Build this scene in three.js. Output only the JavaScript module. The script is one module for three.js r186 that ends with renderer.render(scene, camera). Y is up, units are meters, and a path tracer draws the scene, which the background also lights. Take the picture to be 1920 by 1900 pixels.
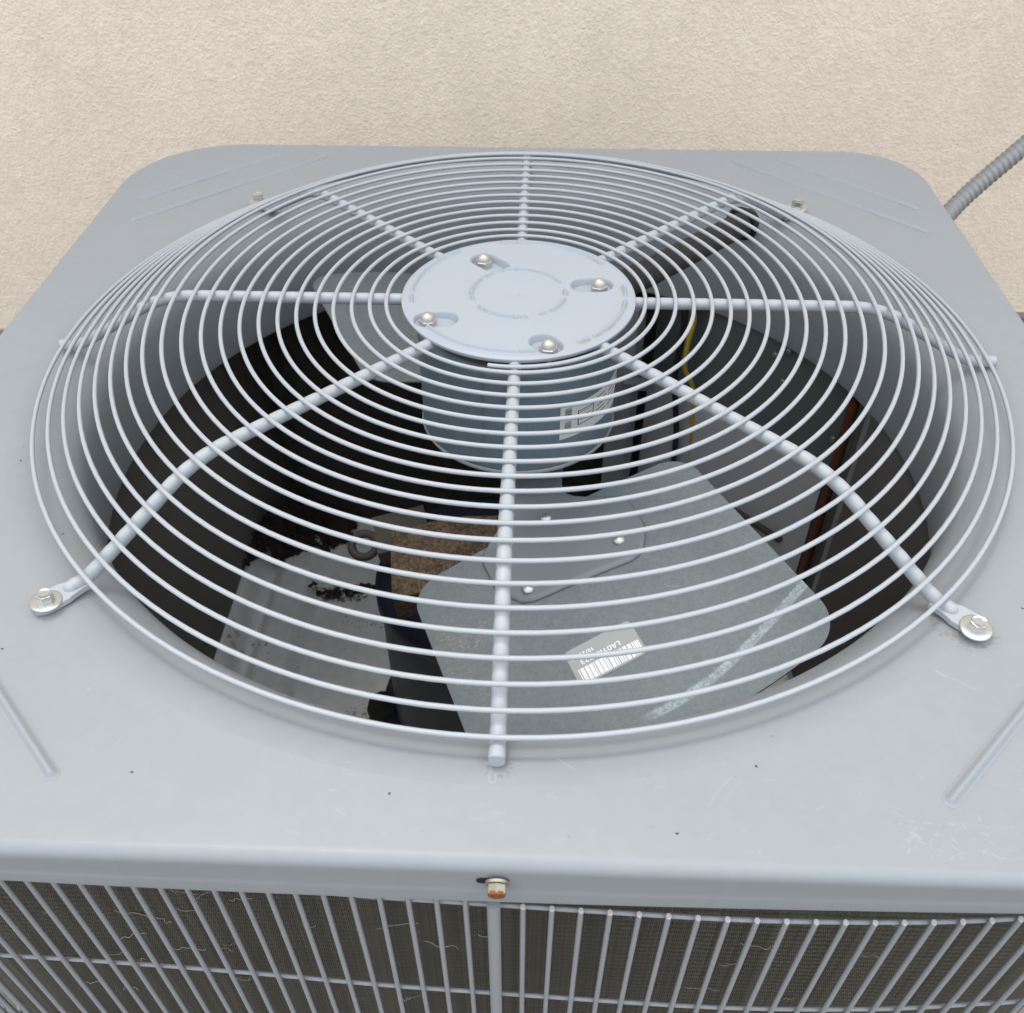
import * as THREE from 'three';
import { mergeGeometries } from 'three/addons/utils/BufferGeometryUtils.js';

// ───────────────────────── camera, sky, sun, exposure
const H = 0.55;                                    // height of the condenser's top sheet above the ground
const scene = new THREE.Scene();
const camera = new THREE.PerspectiveCamera(56.74, 1920 / 1900, 0.02, 200);
camera.rotation.order = 'YXZ';
camera.position.set(0.01431, 0.3477 + H, 0.52282);
camera.rotation.set(-0.7436, 0.0356, -0.0018);
camera.focus = 0.535;
camera.userData.fStop = 21;
scene.add(camera);

const renderer = new THREE.WebGLRenderer({ antialias: true });
renderer.toneMapping = THREE.LinearToneMapping;
renderer.toneMappingExposure = 1.4;
renderer.shadowMap.enabled = true;

{ // overcast sky: brightest overhead, cool grey, even all round
  const w = 256, h = 128, d = new Float32Array(w * h * 4);
  for (let j = 0; j < h; j++) for (let i = 0; i < w; i++) {
    const el = ((j + 0.5) / h - 0.5) * Math.PI, s = Math.max(0, Math.sin(el));
    const L = 1.56 * (1 + 2.5 * s) / 3.5, k = (j * w + i) * 4;
    d[k] = L * 0.965; d[k + 1] = L * 1.0; d[k + 2] = L * 1.065; d[k + 3] = 1;
  }
  const sky = new THREE.DataTexture(d, w, h, THREE.RGBAFormat, THREE.FloatType);
  sky.mapping = THREE.EquirectangularReflectionMapping;
  sky.magFilter = THREE.LinearFilter; sky.minFilter = THREE.LinearFilter; sky.needsUpdate = true;
  scene.background = sky; scene.environment = sky;
}
const sun = new THREE.DirectionalLight(0xfff4e6, 0.95);
sun.position.set(-0.75, 4.2, -0.95); sun.target.position.set(0, H, 0);
sun.castShadow = true; sun.shadow.radius = 36;
Object.assign(sun.shadow.camera, { left: -1.5, right: 1.5, top: 1.5, bottom: -1.5, near: 0.1, far: 12 });
sun.shadow.mapSize.set(2048, 2048);
scene.add(sun, sun.target);

// ───────────────────────── helpers
let seed = 7;
const rnd = () => { seed |= 0; seed = (seed + 0x6D2B79F5) | 0; let t = Math.imul(seed ^ (seed >>> 15), 1 | seed); t = (t + Math.imul(t ^ (t >>> 7), 61 | t)) ^ t; return ((t ^ (t >>> 14)) >>> 0) / 4294967296; };
const rr = (a, b) => a + (b - a) * rnd();
const PI = Math.PI, D2R = PI / 180;
const smooth = (a, b, x) => { const t = Math.min(1, Math.max(0, (x - a) / (b - a))); return t * t * (3 - 2 * t); };
function lattice(n) { const a = new Float32Array(n * n); for (let i = 0; i < a.length; i++) a[i] = rnd(); return a; }
// periodic value noise on an S x S grid, f cells across
function noiseGrid(S, f) {
  const L = lattice(f), o = new Float32Array(S * S);
  for (let y = 0; y < S; y++) { const gy = y / S * f, y0 = Math.floor(gy), ty = gy - y0, sy = ty * ty * (3 - 2 * ty), ya = (y0 % f) * f, yb = ((y0 + 1) % f) * f;
    for (let x = 0; x < S; x++) { const gx = x / S * f, x0 = Math.floor(gx), tx = gx - x0, sx = tx * tx * (3 - 2 * tx), xa = x0 % f, xb = (x0 + 1) % f;
      const p = L[ya + xa] + (L[ya + xb] - L[ya + xa]) * sx, q = L[yb + xa] + (L[yb + xb] - L[yb + xa]) * sx; o[y * S + x] = p + (q - p) * sy; } }
  return o;
}
function noiseSum(S, list) { const o = new Float32Array(S * S); for (const [f, a] of list) { const g = noiseGrid(S, f); for (let i = 0; i < o.length; i++) o[i] += (g[i] - 0.5) * a; } return o; }
function texFrom(S, fn, srgb = false, repeat = true) {
  const d = new Uint8Array(S * S * 4);
  for (let i = 0; i < S * S; i++) { const c = fn(i, i % S, Math.floor(i / S)); const v = Array.isArray(c) ? c : [c, c, c]; for (let k = 0; k < 3; k++) d[i * 4 + k] = Math.max(0, Math.min(255, v[k])); d[i * 4 + 3] = 255; }
  const t = new THREE.DataTexture(d, S, S); t.magFilter = THREE.LinearFilter; t.minFilter = THREE.LinearMipmapLinearFilter; t.generateMipmaps = true;
  if (repeat) t.wrapS = t.wrapT = THREE.RepeatWrapping;
  if (srgb) t.colorSpace = THREE.SRGBColorSpace;
  t.needsUpdate = true; return t;
}
const canvas = (w, h) => { const c = document.createElement('canvas'); c.width = w; c.height = h; return c; };
const canvasTex = (c) => { const t = new THREE.CanvasTexture(c); t.colorSpace = THREE.SRGBColorSpace; t.anisotropy = 8; return t; };
function mesh(name, geo, mat, parent, y = 0) { const m = new THREE.Mesh(geo, mat); m.name = name; m.castShadow = m.receiveShadow = true; m.position.y = y; parent.add(m); return m; }
function part(name, parent) { const g = new THREE.Group(); g.name = name; parent.add(g); return g; }
function geom(pos, idx, uv) { const g = new THREE.BufferGeometry(); g.setAttribute('position', new THREE.Float32BufferAttribute(pos, 3)); if (uv) g.setAttribute('uv', new THREE.Float32BufferAttribute(uv, 2)); g.setIndex(idx); g.computeVertexNormals(); return g; }
const strip = (g) => { const q = g.index ? g.toNonIndexed() : g; for (const k of Object.keys(q.attributes)) if (!['position', 'normal'].includes(k)) q.deleteAttribute(k); return q; };
const merge = (list) => mergeGeometries(list.map(strip));
class Poly extends THREE.Curve { // polyline with pre-rounded points
  constructor(p) { super(); this.p = p; this.l = [0]; for (let i = 1; i < p.length; i++) this.l.push(this.l[i - 1] + p[i].distanceTo(p[i - 1])); }
  getPoint(t, o = new THREE.Vector3()) { const L = this.l, d = t * L[L.length - 1]; let i = 1; while (i < L.length - 1 && L[i] < d) i++; return o.lerpVectors(this.p[i - 1], this.p[i], Math.min(1, Math.max(0, (d - L[i - 1]) / (L[i] - L[i - 1])))); }
}
function fillet(pts, r, n = 8) { // round the corners of a polyline
  const o = [pts[0].clone()];
  for (let i = 1; i < pts.length - 1; i++) { const a = pts[i - 1], b = pts[i], c = pts[i + 1], rad = Array.isArray(r) ? r[i - 1] : r;
    const p = b.clone().add(a.clone().sub(b).setLength(Math.min(rad, a.distanceTo(b) * 0.49))), q = b.clone().add(c.clone().sub(b).setLength(Math.min(rad, c.distanceTo(b) * 0.49)));
    for (let k = 0; k <= n; k++) { const t = k / n; o.push(p.clone().multiplyScalar((1 - t) * (1 - t)).addScaledVector(b, 2 * t * (1 - t)).addScaledVector(q, t * t)); } }
  o.push(pts[pts.length - 1].clone()); return o;
}
const V = (x, y, z) => new THREE.Vector3(x, y, z);
const tube = (pts, r, seg, rad = 10) => new THREE.TubeGeometry(new Poly(pts), seg, r, rad, false);
function capDisc(r, c, dir, n = 20) { const g = new THREE.CircleGeometry(r, n); g.lookAt(dir); g.translate(c.x, c.y, c.z); return g; }

// ───────────────────────── materials
const std = (o) => new THREE.MeshStandardMaterial(o);
const lin = (r, g, b) => new THREE.Color().setRGB(r, g, b);
const peel = noiseSum(512, [[40, 0.8], [90, 0.5], [200, 0.25]]);
const peelTex = texFrom(512, (i) => 128 + peel[i] * 120);
const GREY = lin(0.318, 0.345, 0.370);
const paint = std({ color: GREY, roughness: 0.42, metalness: 0 });
const wirePaint = std({ color: lin(0.435, 0.467, 0.495), roughness: 0.42 });
const zincBolt = std({ color: lin(0.60, 0.61, 0.60), roughness: 0.26, metalness: 0.8 });
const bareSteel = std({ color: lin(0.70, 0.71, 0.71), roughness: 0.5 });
const nickel = std({ color: lin(0.58, 0.565, 0.53), roughness: 0.38, metalness: 0.8 });
const blackGap = std({ color: lin(0.012, 0.012, 0.012), roughness: 0.9 });

// ───────────────────────── the setting: ground and stucco wall
{
  const S = 512, n = noiseSum(S, [[24, 0.5], [90, 0.5], [240, 0.6]]);
  const t = texFrom(S, (i) => { const v = 120 + n[i] * 60; return [v * 1.02, v * 0.98, v * 0.92]; }, true); t.repeat.set(30, 30);
  const g = new THREE.PlaneGeometry(60, 60); g.rotateX(-PI / 2);
  mesh('ground', g, std({ map: t, roughness: 0.95 }), scene).userData = { kind: 'structure', label: 'pale concrete ground under the condenser', category: 'ground' };
}
{
  const S = 1024;
  const n = noiseSum(S, [[14, 0.25], [60, 0.3], [130, 0.5], [270, 0.95], [490, 0.9]]);
  const m = noiseSum(S, [[5, 0.16], [12, 0.2], [60, 0.4], [210, 0.6]]);
  const bump = texFrom(S, (i) => { const v = n[i]; return 128 + (v > 0 ? v * 105 : v * 75); });
  const col = texFrom(S, (i) => { const v = 1 + m[i] * 0.07 + n[i] * 0.03; return [250 * v, 235 * v, 216 * v]; }, true);
  const TILE = 0.62;
  const mat = std({ map: col, bumpMap: bump, bumpScale: 0.0011, roughness: 0.95 });
  const wall = new THREE.Group(); wall.name = 'stucco_wall'; scene.add(wall);
  wall.position.set(-0.0215, 0, -0.604); wall.rotation.y = 0.064;
  wall.userData = { label: 'beige sand-textured stucco house wall behind the condenser', category: 'wall' };
  const W = 9, y0 = H - 0.34, y1 = 3.0;
  const g = new THREE.PlaneGeometry(W, y1 - y0); g.translate(0, (y0 + y1) / 2, 0);
  const uv = g.attributes.uv, p = g.attributes.position;
  for (let i = 0; i < uv.count; i++) uv.setXY(i, p.getX(i) / TILE, p.getY(i) / TILE);
  mesh('stucco_face', g, mat, wall);
  const core = new THREE.BoxGeometry(W, y1 - y0 - 0.004, 0.18); core.translate(0, (y0 + y1) / 2, -0.0925);
  mesh('wall_core', core, std({ color: lin(0.5, 0.44, 0.37), roughness: 0.9 }), wall);
  const screed = new THREE.BoxGeometry(W, 0.008, 0.022); screed.translate(0, y0 - 0.0045, -0.009);
  mesh('drip_edge', screed, std({ color: lin(0.34, 0.31, 0.28), roughness: 0.7 }), wall);
  const f = new THREE.BoxGeometry(W, y0 - 0.012, 0.12); f.translate(0, (y0 - 0.012) / 2, -0.1);
  mesh('foundation', f, std({ color: lin(0.40, 0.385, 0.365), roughness: 0.95 }), wall);
}

// ───────────────────────── the condenser
const unit = new THREE.Group(); unit.name = 'condenser_unit'; scene.add(unit);
unit.userData = { label: 'grey outdoor air-conditioning condenser with round wire fan grille on top', category: 'air conditioner' };

// ── top cover: flat sheet, rolled outer edge and skirt
const RIN = 0.316, NA = 720;
const BX0 = -0.3528, BX1 = 0.3473, BZ0 = -0.3508, BZ1 = 0.3453, BEND = 0.0057;
const CR = { bl: 0.088, br: 0.06, fl: 0.075, fr: 0.075 };
function boundary(a) { // where the ray at azimuth a leaves the flat part of the sheet
  const dx = Math.cos(a), dz = Math.abs(Math.sin(a)) < 1e-9 ? 1e-9 : Math.sin(a);
  const t = Math.min((dx > 0 ? BX1 : BX0) / (Math.abs(dx) < 1e-9 ? 1e-9 * (dx > 0 ? 1 : -1) : dx), (dz > 0 ? BZ1 : BZ0) / dz);
  let x = dx * t, z = dz * t;
  const r = dx < 0 ? (dz < 0 ? CR.bl : CR.fl) : (dz < 0 ? CR.br : CR.fr);
  const cx = dx < 0 ? BX0 + r : BX1 - r, cz = dz < 0 ? BZ0 + r : BZ1 - r;
  if ((x - cx) * Math.sign(dx) > 0 && (z - cz) * Math.sign(dz) > 0) {
    const b = dx * cx + dz * cz, k = b + Math.sqrt(Math.max(0, b * b - (cx * cx + cz * cz - r * r)));
    x = dx * k; z = dz * k;
  }
  return [x, z];
}
function coverTexture() {
  const S = 2048, c = canvas(S, S), g = c.getContext('2d');
  const X = (x) => (x + 0.37) / 0.74 * S;
  g.fillStyle = '#ffffff'; g.fillRect(0, 0, S, S);
  { const n = noiseSum(512, [[9, 0.5], [30, 0.5], [120, 0.6], [250, 0.6]]), im = g.createImageData(S, S); for (let y = 0; y < S; y++) for (let x = 0; x < S; x++) { const v = 251 + 4 * n[(y >> 2) * 512 + (x >> 2)]; im.data.set([v, v, v - 1, 255], (y * S + x) * 4); } g.putImageData(im, 0, 0); }
  const line = (pts, w, col) => { g.strokeStyle = col; g.lineWidth = w; g.lineCap = 'round'; g.beginPath(); pts.forEach(([x, z], i) => i ? g.lineTo(X(x), X(z)) : g.moveTo(X(x), X(z))); g.stroke(); };
  return { c, g, X, line, S };
}
// marks on the sheet (metres): line width, strength, then points of each scratch; dark specks
const MARKS = [
  [1.8, 0.8, [0.1995, 0.2501], [0.2027, 0.253]],
  [1.4, 0.6, [0.2029, 0.2524], [0.2144, 0.26]],
  [1.2, 0.45, [0.0978, 0.3086], [0.0912, 0.3155], [0.0873, 0.3212]],
  [1.0, 0.3, [0.1024, 0.3095], [0.0967, 0.3153], [0.0944, 0.3197]],
  [1.6, 0.8, [-0.0052, 0.3037], [-0.0026, 0.3064], [-0.002, 0.309]],
  [1.4, 0.7, [-0.0027, 0.309], [-0.0029, 0.3135], [-0.0017, 0.3147], [-0.0002, 0.3137], [-0.0004, 0.3099]],
  [1.6, 0.7, [0.0047, 0.3031], [0.0097, 0.3042]],
  [1.5, 0.7, [0.0119, 0.3], [0.0159, 0.2996]],
  [1.5, 0.7, [0.0246, 0.3001], [0.028, 0.3031]],
  [1.2, 0.6, [0.028, 0.3031], [0.0331, 0.307]],
  [1.3, 0.5, [-0.1602, 0.3528], [-0.1541, 0.3552]],
  [1.2, 0.4, [0.1868, 0.3254], [0.1882, 0.329]],
  [1.4, 0.5, [0.1949, 0.3225], [0.1953, 0.3253]],
  [1.0, 0.3, [-0.0294, 0.3084], [-0.0259, 0.3072]],
  [1.0, 0.35, [-0.1643, 0.302], [-0.1621, 0.2971]],
  [1.2, 0.4, [0.232, 0.2586], [0.2352, 0.2564]],
  [1.2, 0.5, [0.0951, 0.2938], [0.0948, 0.2943]],
  [2.2, 0.7, [0.1044, 0.3412], [0.1045, 0.3414]],
  [2.2, 0.6, [-0.1868, 0.2725], [-0.1864, 0.2731]],
];
const SPECKS = [[-0.2854, 0.1142], [-0.24, 0.1698], [-0.1527, 0.3145], [0.1091, 0.3029], [-0.0435, 0.3208], [0.253, 0.2104], [0.1931, 0.3052], [-0.2355, 0.2518], [0.073, 0.3345]];
let coverPaint;
const cover = part('top_cover', unit); cover.position.y = H;
{
  const pos = [], uv = [], idx = [];
  const B = [], Nn = [];
  for (let i = 0; i < NA; i++) B.push(boundary(i / NA * 2 * PI));
  for (let i = 0; i < NA; i++) { const a = B[(i + NA - 2) % NA], b = B[(i + 2) % NA]; const tx = b[0] - a[0], tz = b[1] - a[1], l = Math.hypot(tx, tz); Nn.push([tz / l, -tx / l]); }
  const rings = [];
  const RT = 22;
  for (let k = 0; k <= RT; k++) rings.push((i) => { const t = k / RT, a = i / NA * 2 * PI; const x = Math.cos(a) * RIN * (1 - t) + B[i][0] * t, z = Math.sin(a) * RIN * (1 - t) + B[i][1] * t;
    const wave = Math.sin(t * PI) * 0.00010 * (Math.sin(x * 23 + 1) * Math.cos(z * 19) + 0.6 * Math.sin(x * 41 - z * 37)); return [x, wave, z]; });
  for (let k = 1; k <= 7; k++) rings.push((i) => { const f = k / 7 * PI / 2; return [B[i][0] + Nn[i][0] * BEND * Math.sin(f), -BEND * (1 - Math.cos(f)), B[i][1] + Nn[i][1] * BEND * Math.sin(f)]; });
  const low = (i) => -0.0272 + (B[i][1] > 0.3 ? 0.0052 * Math.min(1.4, (B[i][0] / 0.21) ** 2) : 0.003);
  const sk = (f, out) => (i) => [B[i][0] + Nn[i][0] * (BEND + out), -BEND + (low(i) + BEND) * f, B[i][1] + Nn[i][1] * (BEND + out)];
  rings.push(sk(0.3, 0.0001), sk(0.52, 0.0002), sk(0.6, 0.0005), sk(0.68, 0.0009), sk(0.98, 0.0012), sk(1, 0.0009), sk(0.99, -0.0004), sk(0.6, -0.001), sk(0.2, -0.0012));
  rings.forEach((f) => { for (let i = 0; i < NA; i++) { const p = f(i); pos.push(...p); uv.push((p[0] + 0.37) / 0.74, 1 - (p[2] + 0.37) / 0.74); } });
  for (let k = 0; k < rings.length - 1; k++) for (let i = 0; i < NA; i++) { const a = k * NA + i, b = k * NA + (i + 1) % NA, c = a + NA, d = b + NA; idx.push(a, b, c, b, d, c); }
  const T = coverTexture(), { g, X, line } = T;
  // the base is slightly darker than white so that bare scratches can be lighter than the paint
  g.globalCompositeOperation = 'multiply'; g.fillStyle = 'rgb(226,226,226)'; g.fillRect(0, 0, T.S, T.S); g.globalCompositeOperation = 'source-over';
  const sc = (pts, w = 1.6, a = 0.75) => line(pts, w, `rgba(255,255,255,${a})`);
  MARKS.forEach(([w, a, ...pts]) => sc(pts, w, a));
  for (let i = 0; i < 70; i++) { const x = rr(-0.1, 0.3), z = rr(0.3, 0.342), l = rr(0.001, 0.006), b = rr(-0.6, 0.6); sc([[x, z], [x + l * Math.cos(b), z + l * Math.sin(b)]], rr(0.7, 1.5), rr(0.15, 0.45)); }
  for (let i = 0; i < 60; i++) { const x = rr(0.16, 0.21), z = rr(0.325, 0.342), l = rr(0.001, 0.004), b = rr(-0.9, 0.9); sc([[x, z], [x + l * Math.cos(b), z + l * Math.sin(b)]], rr(0.7, 1.8), rr(0.2, 0.6)); }
  for (let i = 0; i < 240; i++) { const x = rr(-0.35, 0.35), z = rr(-0.35, 0.345); g.fillStyle = `rgba(255,255,255,${rr(0.15, 0.6)})`; g.beginPath(); g.arc(X(x), X(z), rr(0.5, 1.3), 0, 7); g.fill(); }
  for (let i = 0; i < 130; i++) { const x = rr(-0.35, 0.35), z = rr(-0.35, 0.345); g.fillStyle = `rgba(70,62,52,${rr(0.1, 0.35)})`; g.beginPath(); g.arc(X(x), X(z), rr(0.5, 1.3), 0, 7); g.fill(); }
  SPECKS.forEach(([x, z]) => { g.fillStyle = 'rgb(40,38,36)'; g.beginPath(); g.ellipse(X(x), X(z), 1.9, 1.0, x * 40, 0, 7); g.fill(); });
  const stain = (x, z, w, n) => { for (let i = 0; i < n; i++) { const q = rnd() * 6.3, r = w * (0.75 + 0.5 * rnd() * rnd()); g.fillStyle = `rgba(176,160,134,${rr(0.05, 0.22)})`; g.beginPath(); g.ellipse(X(x + r * Math.cos(q)), X(z + r * Math.sin(q)), rr(0.8, 3.2), rr(0.6, 2), q, 0, 7); g.fill(); } };
  stain(0.2235, 0.2275, 0.0105, 260); stain(0.214, 0.222, 0.008, 120); stain(-0.2235, 0.2255, 0.010, 60); stain(0.001, 0.306, 0.006, 60); stain(-0.2235, -0.2205, 0.011, 90); stain(0.2235, -0.2225, 0.011, 90);
  const map = canvasTex(T.c);
  const pb = peelTex.clone(); pb.repeat.set(5, 5); pb.needsUpdate = true;
  const m = paint.clone(); m.color = lin(0.318 / 0.77, 0.345 / 0.77, 0.370 / 0.77); m.map = map; m.bumpMap = pb; m.bumpScale = 0.000012;
  mesh('sheet', geom(pos, idx, uv), m, cover);
  coverPaint = m;
}
{ // rolled fan opening: bell mouth in the same sheet
  const prof = [[RIN, 0], [0.312, -0.0002], [0.307, -0.0007], [0.302, -0.0017], [0.297, -0.0032], [0.292, -0.0054], [0.2875, -0.0082], [0.2838, -0.0116], [0.2808, -0.0158], [0.2788, -0.0210], [0.2778, -0.0270], [0.2774, -0.0350], [0.2778, -0.0480], [0.2795, -0.0620], [0.2825, -0.0780], [0.2855, -0.0920], [0.2875, -0.1000], [0.2883, -0.1003], [0.2880, -0.0990]];
  const pos = [], uv = [], idx = [];
  for (const [r, y] of prof) for (let i = 0; i < NA; i++) { const a = i / NA * 2 * PI, x = r * Math.cos(a), z = r * Math.sin(a); pos.push(x, y, z); uv.push((x + 0.37) / 0.74, 1 - (z + 0.37) / 0.74); }
  for (let k = 0; k < prof.length - 1; k++) for (let i = 0; i < NA; i++) { const a = k * NA + i, b = k * NA + (i + 1) % NA, c = a + NA, d = b + NA; idx.push(a, c, b, b, c, d); }
  mesh('fan_opening', geom(pos, idx, uv), coverPaint, cover);
}
{ // stiffening beads pressed up out of the sheet, two across each corner
  const bead = (L, w, h) => { const nx = 90, nz = 14, pos = [], idx = [];
    for (let i = 0; i <= nx; i++) for (let j = 0; j <= nz; j++) { const f = 2 * i / nx - 1, u = Math.sign(f) * (Math.abs(f) < 0.5 ? Math.abs(f) / 0.5 * (L / 2 - w) : L / 2 - w + (Math.abs(f) - 0.5) / 0.5 * w), e = Math.max(0, Math.abs(u) - (L / 2 - w / 2)) / (w / 2), v = (j / nz - 0.5) * w * Math.sqrt(Math.max(0, 1 - e * e)), q = Math.min(1, Math.hypot(e, Math.abs(v) / (w / 2)));
      pos.push(u, 0.00012 + h * (0.5 + 0.5 * Math.cos(q * PI)), v); }
    for (let i = 0; i < nx; i++) for (let j = 0; j < nz; j++) { const a = i * (nz + 1) + j; idx.push(a, a + 1, a + nz + 1, a + 1, a + nz + 2, a + nz + 1); }
    return geom(pos, idx); };
  const W = 0.0066, rise = 0.0025, long = bead(0.197, W, 0.0016), short = bead(0.144, W, 0.0016), front = bead(0.184, W, rise);
  for (const [sx, sz, d0] of [[-1, -1, 0.5148], [1, -1, 0.5145], [-1, 1, 0.5025], [1, 1, 0.5023]]) for (const k of [0, 1]) {
    const d = (d0 + k * 0.0465) / 2, sc = mesh('rib', k ? short : sz > 0 ? front : long, paint, cover);
    sc.position.set(sx * (d - 0.0025), 0, sz * (d + 0.0025)); sc.rotation.y = sx * sz * PI / 4;
  }
}
{ // slot in the skirt and its hex-head screw
  const zf = BZ1 + BEND;
  const sl = new THREE.Shape(); const w = 0.0065, r = 0.0022; sl.absarc(w - r, 0, r, -PI / 2, PI / 2); sl.absarc(-(w - r), 0, r, PI / 2, PI * 1.5);
  const sg = new THREE.ShapeGeometry(sl, 10); sg.translate(0.0003, -0.0106, zf + 0.0004);
  mesh('slot', sg, blackGap, cover);
  const s = new THREE.Group(); s.name = 'skirt_screw'; unit.add(s); s.position.set(0.0021, H - 0.0108, zf + 0.0006); s.rotation.x = 0.18; s.scale.setScalar(0.82);
  const zy = std({ color: lin(0.46, 0.43, 0.35), roughness: 0.32, metalness: 0.85 });
  const fl = new THREE.CylinderGeometry(0.0056, 0.0060, 0.0012, 28); fl.rotateX(PI / 2); fl.translate(0, 0, 0.0006); mesh('flange', fl, zy, s);
  mesh('hex_head', hexHead(0.0046, 0.0046, 'z').translate(0, 0, 0.0012), zy, s);
  const rustMap = (() => { const n = noiseSum(128, [[8, 0.6], [30, 0.6]]); return texFrom(128, (i) => { const v = 1 + n[i] * 0.5; return [142 * v, 88 * v, 48 * v]; }, true); })();
  const f = new THREE.LatheGeometry([[0, 0], [0.0026, 0.0001], [0.0031, 0.0007], [0.0040, 0.0008], [0.0043, 0.0002], [0.0043, -0.001]].map(([a, b]) => new THREE.Vector2(a, b)), 28); f.rotateX(PI / 2); f.translate(0, 0, 0.0059);
  mesh('rusted_face', f, std({ map: rustMap, roughness: 0.7, metalness: 0.2 }), s);
}
function hexHead(R, h, axis) { // chamfered hexagonal head, base on 0
  const sh = new THREE.Shape(); for (let k = 0; k < 6; k++) { const a = k * PI / 3 + PI / 6; k ? sh.lineTo(R * Math.cos(a), R * Math.sin(a)) : sh.moveTo(R * Math.cos(a), R * Math.sin(a)); } sh.closePath();
  const g = new THREE.ExtrudeGeometry(sh, { depth: h - 0.0008, bevelEnabled: true, bevelThickness: 0.0004, bevelSize: 0.0004, bevelOffset: -0.0004, bevelSegments: 2 }); g.translate(0, 0, 0.0004);
  if (axis === 'y') g.rotateX(-PI / 2);
  return g;
}

// ── fan grille: eight spokes, one spiral wire, hub plate
const grille = part('fan_grille', unit); grille.position.y = H;
const RODR = 0.0037, HR = 0.0426, KNEE = 0.2262, WR = 0.00129;
const spiralR = (t) => { const tk = (KNEE - 0.0725) / 0.0112; return t < tk ? 0.0725 + 0.0112 * t + 0.0068 * Math.exp(-t * 2.2) : KNEE + (t - tk) * 0.0100; };
const SPIRAL_START = 101 * D2R, SPIRAL_TURNS = 21.52;
function notched(pts, az) { // spoke squeezed a little under each turn of the welded wire
  const cross = []; for (let k = 0; k < 24; k++) { let t = (SPIRAL_START - az) / (2 * PI); t = t - Math.floor(t) + k; if (t < SPIRAL_TURNS) cross.push(spiralR(t)); }
  const c = new Poly(pts), n = 360, rad = 14, pos = [], idx = [], side = V(-Math.sin(az), 0, Math.cos(az));
  for (let i = 0; i <= n; i++) { const p = c.getPoint(i / n), tg = c.getPoint(Math.min(1, i / n + 0.004)).sub(c.getPoint(Math.max(0, i / n - 0.004))).normalize(), up = side.clone().cross(tg).normalize(), r = Math.hypot(p.x, p.z);
    let d = 1; for (const q of cross) d = Math.min(d, Math.abs(r - q)); const k = Math.exp(-((d / 0.0019) ** 2));
    for (let j = 0; j < rad; j++) { const b = j / rad * 2 * PI, sx = RODR * (1 + 0.015 * (1 - k) - 0.03 * k) * Math.cos(b), uy = RODR * (1 - (Math.sin(b) * Math.sign(up.y) > 0 ? 0.11 * k : 0)) * Math.sin(b); pos.push(p.x + side.x * sx + up.x * uy, p.y + up.y * uy, p.z + side.z * sx + up.z * uy); } }
  for (let i = 0; i < n; i++) for (let j = 0; j < rad; j++) { const a = i * rad + j, b = i * rad + (j + 1) % rad; idx.push(a, a + rad, b, b, a + rad, b + rad); }
  return geom(pos, idx);
}
const rodTop = (r) => { // height of the spoke's top, along its run
  const flat = HR + RODR, foot = RODR * 2 + 0.0004;
  const s = flat - (r - KNEE) * 0.5; const k = 0.006; // soft knee
  const a = flat, m = Math.min(a, s) - (Math.abs(a - s) < k ? (k - Math.abs(a - s)) ** 2 / (4 * k) : 0);
  return Math.max(m, foot);
};
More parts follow.
